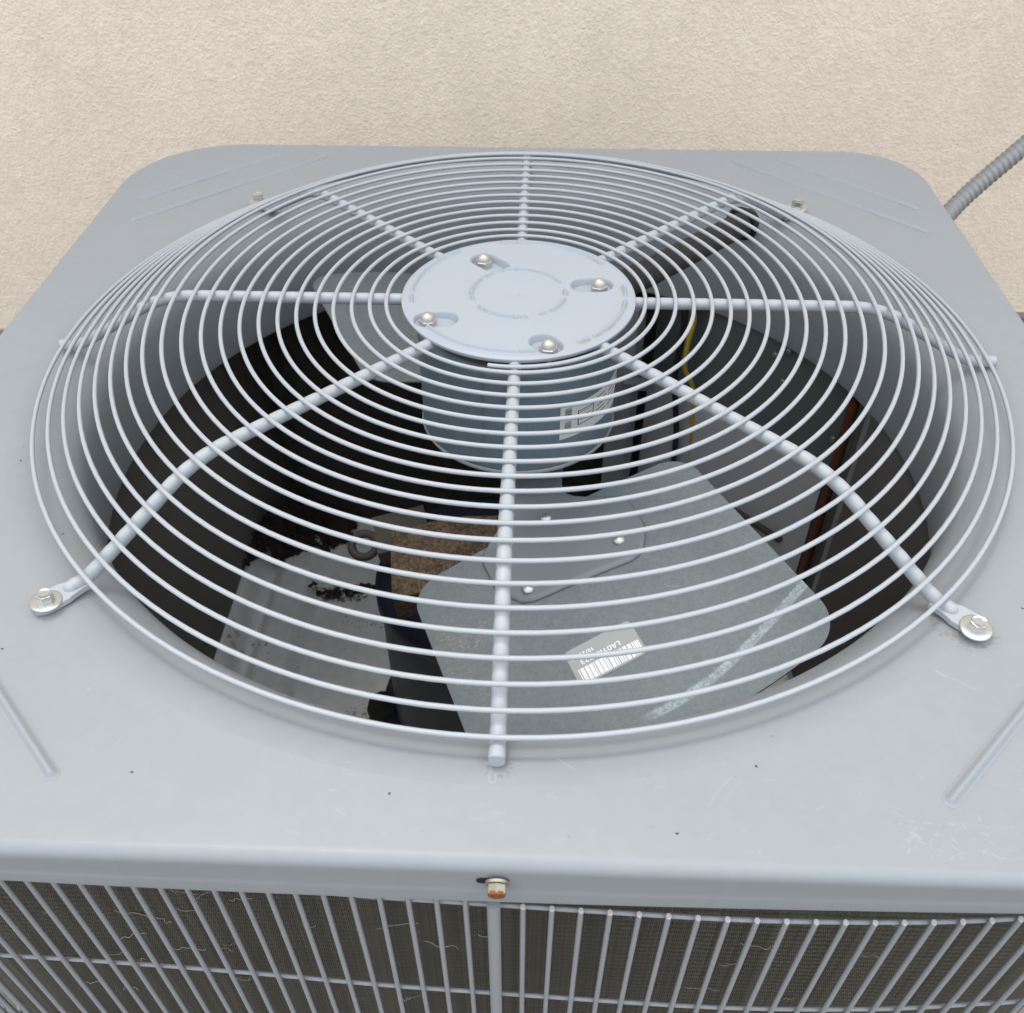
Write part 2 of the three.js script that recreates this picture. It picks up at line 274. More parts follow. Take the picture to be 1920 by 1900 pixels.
{
  for (let k = 0; k < 8; k++) {
    const az = k * PI / 4, diag = k % 2 === 1, c = Math.cos(az), s = Math.sin(az);
    const end = diag ? 0.3040 : [0.309, 0, 0.3065, 0, 0.3045, 0, 0.306][k];
    const P = (r, y) => V(r * c, y, r * s);
    const yEnd = RODR + 0.0004;
    const pts = fillet([P(0.04, HR), P(KNEE, HR), P(0.2985 - 0.006 + (diag ? 0.004 : 0), yEnd), P(end, yEnd)], [0.02, 0.008], 10);
    const list = [notched(pts, az)];
    if (!diag) { list.push(capDisc(RODR, P(end, yEnd), V(c, 0, s))); const b = new THREE.CylinderGeometry(RODR, RODR * 0.9, 0.0006, 20); b.rotateZ(-PI / 2); b.rotateY(-az); b.translate(...P(end + 0.0003, yEnd).toArray()); list.push(b); }
    else { // hammered-flat lug
      const sh = new THREE.Shape(), w = 0.0058;
      sh.moveTo(0.2965, -0.0036); sh.quadraticCurveTo(0.304, -0.004, 0.3085, -w); sh.lineTo(0.317, -w * 1.05); sh.quadraticCurveTo(0.3218, -w, 0.3238, -0.0028); sh.lineTo(0.3238, 0.0028); sh.quadraticCurveTo(0.3218, w, 0.317, w * 1.05); sh.lineTo(0.3085, w); sh.quadraticCurveTo(0.304, 0.004, 0.2965, 0.0036);
      const g = new THREE.ExtrudeGeometry(sh, { depth: 0.0022, bevelEnabled: true, bevelThickness: 0.0007, bevelSize: 0.0007, bevelSegments: 3, curveSegments: 10 });
      g.rotateX(PI / 2); g.translate(0, 0.0034, 0); g.rotateY(-az); list.push(g);
      // the round bar running out into the flat
      const cone = new THREE.SphereGeometry(RODR, 18, 12); cone.scale(1.3, 0.98, 1.02); cone.rotateY(-az); cone.translate(...P(end - 0.0005, yEnd - 0.0002).toArray()); list.push(cone);
    }
    mesh('spoke', merge(list), wirePaint, grille);
  }
  // spiral wire
  const pts = [], T = SPIRAL_TURNS, a0 = SPIRAL_START, rOf = spiralR;
  const n = 21.52 * 150 | 0;
  for (let i = 0; i <= n; i++) { const t = i / n * T, a = a0 - t * 2 * PI, r = rOf(t); pts.push(V(r * Math.cos(a), rodTop(r) + WR - 0.0009, r * Math.sin(a))); }
  const rad = 8, pos = [], nor = [], idx = [];
  for (let i = 0; i <= n; i++) {
    const tg = pts[Math.min(n, i + 1)].clone().sub(pts[Math.max(0, i - 1)]).normalize(), side = V(0, 1, 0).cross(tg).normalize(), up = tg.clone().cross(side);
    for (let k = 0; k < rad; k++) { const b = k / rad * 2 * PI, v = side.clone().multiplyScalar(Math.cos(b)).addScaledVector(up, Math.sin(b)); nor.push(v.x, v.y, v.z); pos.push(pts[i].x + v.x * WR, pts[i].y + v.y * WR, pts[i].z + v.z * WR); }
  }
  for (let i = 0; i < n; i++) for (let k = 0; k < rad; k++) { const a = i * rad + k, b = i * rad + (k + 1) % rad; idx.push(a, b, a + rad, b, b + rad, a + rad); }
  for (let k = 1; k < rad - 1; k++) { idx.push(0, k, k + 1); idx.push(n * rad, n * rad + k + 1, n * rad + k); }
  const g = new THREE.BufferGeometry(); g.setAttribute('position', new THREE.Float32BufferAttribute(pos, 3)); g.setAttribute('normal', new THREE.Float32BufferAttribute(nor, 3)); g.setIndex(idx);
  mesh('spiral_wire', g, wirePaint, grille);
}
const NUTS = [[-0.0243, -0.0432, -0.0150, -0.0345], [0.0513, -0.0130, 0.0412, -0.0125], [-0.0541, 0.0318, -0.0438, 0.0310], [0.0193, 0.0590, 0.0160, 0.0545]];
const HUBY = 0.0480;
{ // hub plate with pressed dimples and beads
  const RH = 0.0733, nr = 150, na = 540, pos = [], idx = [], col = [];
  const arcs = [];
  for (const [a, b] of [[259, 267], [270, 323], [351, 361], [366, 406], [411, 416], [441, 448], [451, 495], [496.5, 503], [529, 536], [540, 582], [584.5, 592]]) arcs.push([0.0668, a, b, b - a < 12 ? 0.0024 : 0.0021]);
  for (const [a, b] of [[251, 263], [268, 315], [323, 332], [352, 362], [373, 406], [416, 422], [440, 449], [455, 490], [495, 503], [523, 530], [536, 574], [583, 593]]) arcs.push([0.0294, a, b, 0.0024]);
  const n2 = noiseGrid(128, 20);
  for (let i = 0; i <= nr; i++) for (let j = 0; j < na; j++) {
    const r = RH * i / nr, a = j / na * 2 * PI, x = r * Math.cos(a), z = r * Math.sin(a), deg = a / D2R; let y = 0, st = 0;
    for (const [ra, d0, d1, h] of arcs) {
      let m = deg; while (m < d0 - 180 + (d1 - d0) / 2) m += 360; const out = Math.max(0, d0 - m, m - d1) * D2R * ra, d = Math.hypot(r - ra, out);
      y += h * (1 - smooth(0.0001, 0.0014, d)); if (d > 0.0009 && d < 0.0026) st = Math.max(st, (1 - smooth(0.0012, 0.0026, d)));
    }
    let dim = 1e9;
    for (const [x0, z0, x1, z1] of NUTS) { const ex = x1 - x0, ez = z1 - z0, t = Math.min(1, Math.max(0, ((x - x0) * ex + (z - z0) * ez) / (ex * ex + ez * ez))); dim = Math.min(dim, Math.hypot(x - x0 - ex * t, z - z0 - ez * t)); }
    y -= 0.0070 * (1 - smooth(0.0060, 0.0088, dim));
    y -= 0.0009 * smooth(0.070, RH, r) + 0.0002 * Math.cos(a * 2);
    pos.push(x, HUBY + y, z);
    const q = n2[(Math.floor((x + 0.08) * 700) & 127) * 128 + (Math.floor((z + 0.08) * 700) & 127)];
    const s = st * smooth(0.35, 0.8, q) * smooth(-0.05, 0.05, x);
    col.push(1 - 0.08 * s, 1 - 0.2 * s, 1 - 0.42 * s);
  }
  for (let i = 0; i < nr; i++) for (let j = 0; j < na; j++) { const a = i * na + j, b = i * na + (j + 1) % na; idx.push(a, b, a + na, b, b + na, a + na); }
  // rim and underside
  const base = pos.length / 3;
  for (const [r, y] of [[RH, -0.0028], [RH - 0.0012, -0.0030], [0.02, -0.0065]]) for (let j = 0; j < na; j++) { const a = j / na * 2 * PI; pos.push(r * Math.cos(a), HUBY + y, r * Math.sin(a)); col.push(1, 1, 1); }
  for (let k = -1; k < 2; k++) for (let j = 0; j < na; j++) { const o = k < 0 ? nr * na : base + k * na, p = base + (k + 1) * na, a = o + j, b = o + (j + 1) % na, c = p + j, d = p + (j + 1) % na; idx.push(a, b, c, b, d, c); }
  const g = geom(pos, idx); g.setAttribute('color', new THREE.Float32BufferAttribute(col, 3));
  const m = wirePaint.clone(); m.vertexColors = true; m.color = lin(0.40, 0.445, 0.49);
  mesh('hub_plate', g, m, grille);
  const acorn = new THREE.LatheGeometry([[0.0046, 0.0056], [0.0043, 0.0062], [0.0042, 0.0070], [0.0038, 0.0084], [0.0030, 0.0096], [0.0018, 0.0103], [0.0001, 0.0106]].map(([a, b]) => new THREE.Vector2(a, b)), 28);
  const nut = merge([acorn, hexHead(0.0056, 0.0060, 'y')]);
  NUTS.forEach(([x, z], i) => { const m = mesh('acorn_nut', nut, nickel, grille); m.position.set(x, HUBY - 0.0064, z); m.rotation.y = [0.3, 0.1, 0.7, 0.45][i]; m.rotation.z = [0, 0.05, -0.04, 0.02][i]; });
  const hole = new THREE.CircleGeometry(0.0022, 20); hole.rotateX(-PI / 2); hole.scale(1.3, 1, 0.8);
  for (const [x, z] of [[-0.0435, 0.0345], [-0.0175, -0.0335]]) { const h = mesh('drain_hole', hole, blackGap, grille); h.position.set(x, HUBY - 0.0066, z); }
}
{ // lug bolts with broad washers
  const head = merge([hexHead(0.0047, 0.0052, 'y')]);
  const dish = new THREE.LatheGeometry([[0.0001, 0.0050], [0.0024, 0.0050], [0.0029, 0.0056], [0.0038, 0.0056]].map(([a, b]) => new THREE.Vector2(a, b)), 24);
  const washer = new THREE.LatheGeometry([[0.0001, 0.0011], [0.0050, 0.0012], [0.0078, 0.0010], [0.0088, 0.0004], [0.0088, -0.0004], [0.0080, -0.0005]].map(([a, b]) => new THREE.Vector2(a, b)), 36);
  [[-0.2235, 0.2255, 0.1, -0.06], [0.2235, 0.2275, 0.5, 0.05], [-0.2235, -0.2205, 0.2, 0.04], [0.2235, -0.2225, 0.35, -0.05]].forEach(([x, z, r, t]) => {
    const b = new THREE.Group(); b.name = 'lug_bolt'; unit.add(b); b.position.set(x, H + 0.0044, z); b.rotation.set(t, r, t); b.scale.setScalar(z > 0 ? 0.86 : 1.0);
    mesh('washer', washer, zincBolt, b); mesh('hex_head', head, zincBolt, b, 0.0010); mesh('dished_top', dish, zincBolt, b, 0.0009);
  });
}

// ── fan motor hanging under the hub plate
{
  const motor = part('fan_motor', unit); motor.position.y = H;
  const L = (pts, n = 96) => new THREE.LatheGeometry(pts.map(([a, b]) => new THREE.Vector2(a, b)), n);
  const n = noiseSum(256, [[8, 0.4], [40, 0.3], [120, 0.4]]), t = texFrom(256, (i) => { const v = 1 + n[i] * 0.14; return [126 * v, 142 * v, 154 * v]; }, true); t.repeat.set(3, 1);
  mesh('housing', L([[0.0642, -0.0440], [0.0652, -0.0420], [0.0650, -0.0395], [0.0650, 0.0285], [0.0640, 0.0315], [0.0605, 0.0335]]), std({ map: t, roughness: 0.48, metalness: 0.35 }), motor);
  mesh('bottom_cap', L([[0.0001, -0.0500], [0.018, -0.0500], [0.024, -0.0520], [0.030, -0.0500], [0.052, -0.0490], [0.0610, -0.0475], [0.0655, -0.0455], [0.0662, -0.0440], [0.0652, -0.0425]]), std({ color: lin(0.42, 0.44, 0.44), roughness: 0.5, metalness: 0.4 }), motor);
  const dn = noiseSum(256, [[30, 0.6], [90, 0.8], [128, 0.6]]), dt = texFrom(256, (i) => { const v = 1 + dn[i] * 0.5; return [112 * v, 102 * v, 92 * v]; }, true); dt.repeat.set(4, 1);
  mesh('dusty_top', L([[0.0612, 0.0332], [0.058, 0.0352], [0.03, 0.0360], [0.0001, 0.0360]]), std({ map: dt, roughness: 0.95 }), motor);
  const seam = new THREE.BoxGeometry(0.0006, 0.07, 0.0008); { const a = 108 * D2R; seam.rotateY(PI / 2 - a); seam.translate(0.0650 * Math.cos(a), -0.005, 0.0650 * Math.sin(a)); }
  mesh('seam', seam, std({ color: lin(0.2, 0.25, 0.29), roughness: 0.5, metalness: 0.3 }), motor);
  const shaft = new THREE.CylinderGeometry(0.0064, 0.0064, 0.04, 20); shaft.translate(0, -0.066, 0); mesh('shaft', shaft, zincBolt, motor);
  const studs = new THREE.CylinderGeometry(0.0025, 0.0025, 0.014, 10);
  for (const [x, z] of NUTS) { const s = mesh('stud', studs, zincBolt, motor); s.position.set(x * 0.98, 0.0400, z * 0.98); }
  // warning sticker: its print is too small to read in the photograph, so only its layout is given
  const c = canvas(512, 256), g = c.getContext('2d'); g.fillStyle = '#d9dbd6'; g.fillRect(0, 0, 512, 256); g.fillStyle = '#24282a';
  let y = 20; while (y < 90) { const w = rr(2, 7); g.fillRect(24, y, 34, w); y += w + rr(2, 5); } y = 125; while (y < 205) { const w = rr(3, 9); g.fillRect(24, y, 34, w); y += w + rr(2, 5); }
  g.lineWidth = 6; g.strokeStyle = '#24282a'; g.strokeRect(96, 70, 92, 110); for (let k = 0; k < 3; k++) g.fillRect(104, 84 + k * 30, 70, 4);
  for (let k = 0; k < 5; k++) { g.fillRect(210, 40 + k * 34, 66 + 14 * (k % 3), 7); g.fillRect(310, 34 + k * 36, 70, 8); }
  g.beginPath(); g.moveTo(400, 220); g.lineTo(488, 220); g.lineTo(444, 130); g.closePath(); g.fill(); for (let k = 0; k < 9; k++) g.fillRect(400 + k * 10, 30, 5, 60);
  const a0 = 65 * D2R, a1 = 2 * D2R, N = 24, pos = [], uv = [], idx = [];
  for (let i = 0; i <= N; i++) for (const k of [0, 1]) { const a = a0 + (a1 - a0) * i / N; pos.push(0.0654 * Math.cos(a), k ? 0.0035 : -0.0215, 0.0654 * Math.sin(a)); uv.push(i / N, k); }
  for (let i = 0; i < N; i++) { const a = i * 2; idx.push(a, a + 2, a + 1, a + 1, a + 2, a + 3); }
  mesh('motor_label', geom(pos, idx, uv), std({ map: canvasTex(c), roughness: 0.5, side: THREE.DoubleSide }), motor).userData.label = 'pale printed sticker wrapped round the motor';
}

// ── two-bladed fan under the motor
const zincNoise = noiseSum(1024, [[40, 0.35], [120, 0.7], [260, 0.9], [500, 0.6]]);
{
  const fan = part('fan', unit); fan.position.y = H; fan.rotation.y = -(67.67 * D2R - PI / 2);
  // local frame: +z runs out along the first blade (t), +x across it (s)
  const yb = (s) => -0.0765 + 0.315 * s + 0.006 * (1 - ((s + 0.006) / 0.098) ** 2);
  const S0 = -0.1042, S1 = 0.0925, TI = 0.0765, RT = 0.2575, RC = 0.019;
  const span = (s) => {
    let lo = TI, hi = Math.sqrt(RT * RT - s * s);
    for (const [e, d] of [[S0, s - S0], [S1, S1 - s]]) if (d < RC) { const q = RC - Math.sqrt(Math.max(0, RC * RC - (RC - d) ** 2)); lo = TI + q; hi = Math.sqrt(RT * RT - s * s) - q * 1.1; }
    return [lo, hi];
  };
  const cols = []; { const M = 72; for (let i = 0; i <= M; i++) cols.push(S0 + (S1 - S0) * (0.5 - 0.5 * Math.cos(i / M * PI))); }
  function bladeGeo() {
    const pos = [], uv = [], idx = [], nt = 30, th = 0.0013;
    for (const o of [0, -th]) for (const s of cols) { const [lo, hi] = span(s); for (let j = 0; j <= nt; j++) { const t = lo + (hi - lo) * j / nt, sx = s > 0 ? s * (0.95 + 0.125 * (t - TI) / 0.16) : s; pos.push(sx, yb(sx) + o, t); uv.push((sx + 0.11) / 0.22, 1 - (t - 0.06) / 0.22); } }
    const W = nt + 1, C = cols.length, off = W * C;
    for (let i = 0; i < C - 1; i++) for (let j = 0; j < nt; j++) { const a = i * W + j, b = a + 1, c = a + W, d = c + 1; idx.push(a, b, c, b, d, c, off + a, off + c, off + b, off + b, off + c, off + d); }
    const g = geom(pos, idx, uv);
    const rim = [], ri = []; const edge = []; for (let i = 0; i < C; i++) edge.push([i, 0]); for (let j = 1; j <= nt; j++) edge.push([C - 1, j]); for (let i = C - 2; i >= 0; i--) edge.push([i, nt]); for (let j = nt - 1; j > 0; j--) edge.push([0, j]);
    edge.forEach(([i, j]) => { for (const o of [0, off]) { const k = (o + i * W + j) * 3; rim.push(pos[k], pos[k + 1], pos[k + 2]); } });
    for (let k = 0; k < edge.length; k++) { const a = k * 2, b = ((k + 1) % edge.length) * 2; ri.push(a, a + 1, b, b, a + 1, b + 1); }
    const rg = geom(rim, ri, new Array(edge.length * 4).fill(0.5));
    return mergeGeometries([g.toNonIndexed(), rg.toNonIndexed()]);
  }
  function zincTexture(first) {
    const S = 1024, c = canvas(S, S), g = c.getContext('2d'), im = g.createImageData(S, S), d = im.data;
    for (let i = 0; i < S * S; i++) {
      const s = ((i % S) + 0.5) / S * 0.22 - 0.11, t = Math.floor(i / S) / S * 0.22 + 0.06, r = Math.hypot(s, t); let v = 1 + zincNoise[i] * 0.085, k = 0;
      // lighter grainy band along an arc, and tan grit stuck near the edge
      const rb = 0.2395 - 0.012 * smooth(-0.01, 0.095, s), w = Math.abs(r - rb + zincNoise[i] * 0.0006); if (first && s > -0.022) k = (1 - smooth(0.0020, 0.0034, w)) * smooth(-0.022, -0.006, s) * (0.7 + zincNoise[i] * 0.45);
      v *= 1 + 0.42 * Math.max(0, k);
      d[i * 4] = 118 * v; d[i * 4 + 1] = 128 * v; d[i * 4 + 2] = 132 * v; d[i * 4 + 3] = 255;
    }
    g.putImageData(im, 0, 0);
    const P = (s, t) => [(s + 0.11) / 0.22 * S, (t - 0.06) / 0.22 * S];
    const blob = (s, t, rs, n, a = 0.5) => { for (let i = 0; i < n; i++) { const q = rnd() * 6.3, w = rs * Math.sqrt(rnd()) * (rnd() < 0.8 ? 1 : 1.6), [x, y] = P(s + w * Math.cos(q), t + 1.6 * w * Math.sin(q)); g.fillStyle = `rgba(${186 + rr(-20, 20) | 0},${164 + rr(-20, 15) | 0},${128 + rr(-20, 15) | 0},${rr(0.15, a)})`; g.beginPath(); g.ellipse(x, y, rr(0.8, 4), rr(0.8, 2.4), rnd() * 3, 0, 7); g.fill(); } };
    if (first) { blob(-0.094, 0.131, 0.009, 260); blob(-0.083, 0.136, 0.006, 150); blob(-0.074, 0.134, 0.004, 90); blob(-0.094, 0.157, 0.006, 130, 0.4); blob(-0.089, 0.176, 0.005, 60, 0.4); blob(-0.085, 0.118, 0.004, 30); blob(-0.07, 0.1, 0.006, 40, 0.3); }
    for (let i = 0; i < 220; i++) { const [x, y] = P(rr(-0.1, 0.09), rr(0.08, 0.25)); g.fillStyle = `rgba(${rnd() < 0.5 ? '60,62,60' : '205,205,196'},${rr(0.1, 0.4)})`; g.beginPath(); g.ellipse(x, y, rr(0.5, 2), rr(0.5, 1.4), rnd() * 3, 0, 7); g.fill(); }
    g.strokeStyle = 'rgba(225,228,226,0.5)'; g.lineWidth = 1.6; for (const [a, b, l] of [[0.03, 0.168, 0.006], [0.06, 0.2, 0.004], [-0.02, 0.15, 0.003]]) { g.beginPath(); g.moveTo(...P(a, b)); g.lineTo(...P(a + l, b + l * 0.7)); g.stroke(); }
    return canvasTex(c);
  }
  const bg = bladeGeo();
  const armGeo = (() => { // riveted spider arm: from the hub out over the blade root, rounded corners at the rivets
    const rows = 30, cw = 14, pos = [], idx = [], T1 = 0.1370;
    const edge = (t) => { const k = smooth(0.045, 0.10, t); let l = -0.026 - 0.0315 * smooth(0.055, 0.088, t), r = 0.026 - 0.018 * smooth(0.02, 0.066, t) + 0.0315 * smooth(0.066, 0.098, t); return [l, r]; };
    const far = (s) => 0.1340 + (s + 0.05) * 0.10 - 0.024 * Math.max(0, 1 - (s + 0.0575) / 0.016) ** 2 - 0.026 * Math.max(0, 1 - (0.0405 - s) / 0.018) ** 2;
    for (let i = 0; i <= rows; i++) for (let j = 0; j <= cw; j++) { const f = i / rows, t0 = 0.0 + f * T1; let [l, r] = edge(t0); const s = l + (r - l) * (0.5 - 0.5 * Math.cos(j / cw * PI)); const t = Math.min(t0, 1e9) * (f < 0.6 ? 1 : 1 + (far(s) / T1 - 1) * smooth(0.6, 1, f));
      const y = THREE.MathUtils.lerp(-0.0630, yb(s) + 0.0022, smooth(0.03, 0.08, t)); pos.push(s, y, t); }
    for (let i = 0; i < rows; i++) for (let j = 0; j < cw; j++) { const a = i * (cw + 1) + j, b = a + 1, c = a + cw + 1, d = c + 1; idx.push(a, c, b, b, c, d); }
    // turned-down edge so that the plate has thickness
    const n0 = pos.length / 3, loop = []; for (let i = 0; i <= rows; i++) loop.push(i * (cw + 1)); for (let j = 1; j <= cw; j++) loop.push(rows * (cw + 1) + j); for (let i = rows - 1; i >= 0; i--) loop.push(i * (cw + 1) + cw);
    loop.forEach((k) => pos.push(pos[k * 3], pos[k * 3 + 1] - 0.0024, pos[k * 3 + 2]));
    for (let k = 0; k < loop.length - 1; k++) idx.push(loop[k], n0 + k, loop[k + 1], loop[k + 1], n0 + k, n0 + k + 1);
    return geom(pos, idx);
  })();
  const plain = std({ color: lin(0.182, 0.215, 0.229), roughness: 0.5, metalness: 0.25 });
  const rivet = new THREE.SphereGeometry(0.0042, 20, 12, 0, 2 * PI, 0, PI / 2); rivet.scale(1, 0.7, 1);
  for (const k of [0, 1]) {
    const turn = (m) => { if (k) { const p = m.position; p.set(-p.x, p.y, -p.z); m.rotation.y += PI; } return m; };
    turn(mesh('blade', bg, std({ map: zincTexture(k === 0), roughness: 0.5, metalness: 0.25 }), fan));
    turn(mesh('spider_arm', armGeo, plain, fan));
    for (const [s, t] of [[-0.0108, 0.0800], [0.0206, 0.1232], [-0.0405, 0.1254]]) { const m = mesh('rivet', rivet, zincBolt, fan); m.position.set(s, yb(s) + 0.0021, t); m.rotation.z = 0.3; if (k) { m.position.set(-s, m.position.y, -t); m.rotation.z = -0.3; } }
  }
  const hub = new THREE.LatheGeometry([[0.0001, -0.0600], [0.010, -0.0600], [0.0105, -0.0625], [0.034, -0.0630], [0.036, -0.0650], [0.020, -0.0700], [0.0155, -0.0900], [0.0001, -0.0900]].map(([a, b]) => new THREE.Vector2(a, b)), 48);
  mesh('hub', hub, plain, fan);
  // bar-code sticker: white print on a clear film
  const W = 640, Hh = 400, c = canvas(W, Hh), g = c.getContext('2d'); g.fillStyle = '#a9b0ae'; g.fillRect(0, 0, W, Hh); g.fillStyle = '#f4f6f4';
  { let x = 22; while (x < 600) { const w = [10, 16, 24, 34][Math.floor(rnd() * 4)]; g.fillRect(x, 20, w, 150); x += w + [4, 6, 9][Math.floor(rnd() * 3)]; } }
  g.font = 'bold 74px sans-serif'; g.textBaseline = 'top'; g.fillText('LA01RA223', 160, 182); g.font = 'bold 54px sans-serif'; g.fillText('10/29/16', 385, 272);
  const sh = new THREE.Shape(), a = 0.0203, b = 0.0127, r = 0.003; sh.moveTo(-a + r, -b); sh.lineTo(a - r, -b); sh.absarc(a - r, -b + r, r, -PI / 2, 0); sh.lineTo(a, b - r); sh.absarc(a - r, b - r, r, 0, PI / 2); sh.lineTo(-a + r, b); sh.absarc(-a + r, b - r, r, PI / 2, PI); sh.lineTo(-a, -b + r); sh.absarc(-a + r, -b + r, r, PI, PI * 1.5);
  const lg = new THREE.ShapeGeometry(sh, 8), p = lg.attributes.position, uv = lg.attributes.uv;
  for (let i = 0; i < p.count; i++) { const s = p.getX(i) - 0.0186, t = 0.1908 + p.getY(i); uv.setXY(i, 0.5 - p.getX(i) / (2 * a), 1 - (0.5 + -p.getY(i) / (2 * b))); p.setXYZ(i, s, yb(s) + 0.0003, t); }
  lg.computeVertexNormals();
  mesh('barcode_label', lg, std({ map: canvasTex(c), roughness: 0.45, side: THREE.DoubleSide }), fan).userData.label = 'clear sticker with white bar code and serial print';
}

// ── motor lead sleeve under the rear spoke, out through the opening's wall
{
  const g = tube(fillet([V(0.040, 0.0150, -0.042), V(0.090, 0.0120, -0.094), V(0.1840, -0.0040, -0.2150)], 0.02), 0.0102, 60, 18);
  const lead = part('motor_lead', unit); lead.position.y = H;
  mesh('sleeve', g, std({ color: lin(0.036, 0.034, 0.032), roughness: 0.75 }), lead);
  const ring = new THREE.TorusGeometry(0.0112, 0.0034, 12, 30); ring.lookAt(V(0.62, 0.15, -0.77)); ring.translate(0.1780, -0.0035, -0.2085);
  mesh('grommet', ring, std({ color: lin(0.012, 0.012, 0.012), roughness: 0.6 }), lead);
}

// ── inside the cabinet
const FLOOR = -0.445;
const SCREWS = [[0.488, -0.092], [0.537, -0.0973], [0.493, -0.1072], [0.54, -0.129], [0.759, -0.1578]];   // along the panel, height
{
  const S = 1024, n = noiseSum(S, [[6, 0.6], [22, 0.5], [90, 0.5]]);
  const c = canvas(S, S), g = c.getContext('2d'), im = g.createImageData(S, S);
  for (let i = 0; i < S * S; i++) { const v = 1 + n[i] * 0.10; im.data.set([236 * v, 238 * v, 234 * v, 255], i * 4); } g.putImageData(im, 0, 0);
  const X = (x) => (x + 0.36) / 0.72 * S;
  const spot = (x, z, w, n, col, big) => { for (let i = 0; i < n; i++) { const q = rnd() * 6.3, r = w * Math.sqrt(rnd()); g.fillStyle = `rgba(${col},${rr(0.15, 0.6)})`; g.beginPath(); g.ellipse(X(x + 1.8 * r * Math.cos(q)), X(z + 0.7 * r * Math.sin(q)), rr(0.6, big), rr(0.5, big * 0.7), rnd() * 3, 0, 7); g.fill(); } };
  spot(-0.205, -0.186, 0.018, 220, '84,62,44', 4); spot(-0.17, -0.15, 0.02, 40, '110,96,80', 2.5); spot(-0.2, -0.05, 0.1, 70, '110,104,94', 2); spot(-0.15, -0.02, 0.02, 120, '96,76,40', 3); spot(-0.3, -0.1, 0.02, 40, '90,84,74', 4);
  const pan = part('base_pan', unit); pan.position.y = H;
  const nx = 180, nz = 40, pos = [], uv = [], idx = [];
  const hgt = (x) => { const b = (c, w, h) => h * (1 - smooth(w * 0.45, w, Math.abs(x - c))); return b(-0.258, 0.030, 0.018) + b(0.258, 0.030, 0.018) + 0.034 * smooth(-0.290, -0.304, x) + 0.034 * smooth(0.290, 0.304, x) + b(0, 0.06, 0.006); };
  for (let i = 0; i <= nx; i++) for (let j = 0; j <= nz; j++) { const x = -0.345 + 0.69 * i / nx, z = -0.345 + 0.685 * j / nz; pos.push(x, FLOOR + hgt(x), z); uv.push((x + 0.36) / 0.72, 1 - (z + 0.36) / 0.72); }
  for (let i = 0; i < nx; i++) for (let j = 0; j < nz; j++) { const a = i * (nz + 1) + j, b = a + 1, c = a + nz + 1, d = c + 1; idx.push(a, b, c, b, d, c); }
  mesh('pan_floor', geom(pos, idx, uv), std({ map: canvasTex(c), roughness: 0.5 }), pan);
  const under = new THREE.BoxGeometry(0.70, 0.03, 0.69); under.translate(0, FLOOR - 0.0205, 0); mesh('pan_tray', under, paint, pan);
  const ft = new THREE.BoxGeometry(0.06, H + FLOOR - 0.0358, 0.06); ft.translate(0, -(H + FLOOR - 0.0358) / 2 + FLOOR - 0.0358, 0);
  for (const [x, z] of [[-0.28, -0.28], [0.28, -0.28], [-0.28, 0.28], [0.28, 0.28]]) { const f = mesh('foot', ft, blackGap, pan); f.position.set(x, 0, z); }
}
{ // compressor: dark shell, tan insulated cap, lifting eye, mounting foot
  const comp = part('compressor', unit); comp.position.set(-0.034, H, -0.03);
  const L = (pts) => new THREE.LatheGeometry(pts.map(([a, b]) => new THREE.Vector2(a, b)), 64);
  const navy = std({ color: lin(0.018, 0.024, 0.040), roughness: 0.42 });
  mesh('shell', L([[0.0985, FLOOR + 0.016], [0.0985, FLOOR + 0.024], [0.086, FLOOR + 0.03], [0.086, -0.262], [0.089, -0.258], [0.089, -0.244], [0.085, -0.238], [0.078, -0.224], [0.062, -0.212], [0.03, -0.205], [0.0001, -0.203]]), navy, comp);
  const n = noiseSum(256, [[10, 0.5], [40, 0.8], [110, 0.9]]), t = texFrom(256, (i) => { const v = 1 + n[i] * 0.55; return [104 * v, 88 * v, 72 * v]; }, true), bt = texFrom(256, (i) => 128 + n[i] * 110); t.repeat.set(2, 1); bt.repeat.set(2, 1);
  const cap = new THREE.BoxGeometry(0.125, 0.034, 0.07, 24, 8, 14); { const p = cap.attributes.position; for (let i = 0; i < p.count; i++) { const x = p.getX(i), y = p.getY(i), z = p.getZ(i); p.setXYZ(i, x, y - 1.6 * x * x - 2.2 * z * z + 0.0015 * Math.sin(x * 90) * Math.cos(z * 110), z * (1 - 1.5 * Math.abs(x))); } cap.computeVertexNormals(); }
  const cm = mesh('insulated_cap', cap, std({ map: t, bumpMap: bt, bumpScale: 0.001, roughness: 1 }), comp); cm.position.set(-0.004, -0.196, 0.028); cm.rotation.set(0.16, 0.12, 0.05);
  const strap = new THREE.BoxGeometry(0.044, 0.016, 0.040, 1, 1, 1); const st = mesh('terminal_cover', strap, std({ color: lin(0.085, 0.072, 0.058), roughness: 0.8 }), comp); st.position.set(-0.062, -0.196, 0.0); st.rotation.set(0.1, 0.25, 0.12);
  const eye = new THREE.TorusGeometry(0.0105, 0.0036, 10, 26); eye.rotateX(-PI / 2 + 0.4); const em = mesh('lifting_eye', eye, std({ color: lin(0.06, 0.05, 0.042), roughness: 0.7 }), comp); em.position.set(-0.094, -0.203, 0.006);
  const foot = new THREE.LatheGeometry([[0.0001, 0.04], [0.006, 0.04], [0.0065, 0.03], [0.014, 0.029], [0.016, 0.02], [0.013, 0.012], [0.016, 0.004], [0.015, 0]].map(([a, b]) => new THREE.Vector2(a, b)), 24);
  for (const [x, z] of [[-0.098, 0.012], [0.098, 0.0], [0, -0.1], [0.0, 0.1]]) { const f = mesh('rubber_foot', foot, std({ color: lin(0.02, 0.018, 0.016), roughness: 0.8 }), comp); f.position.set(x, FLOOR + 0.001, z); }
}
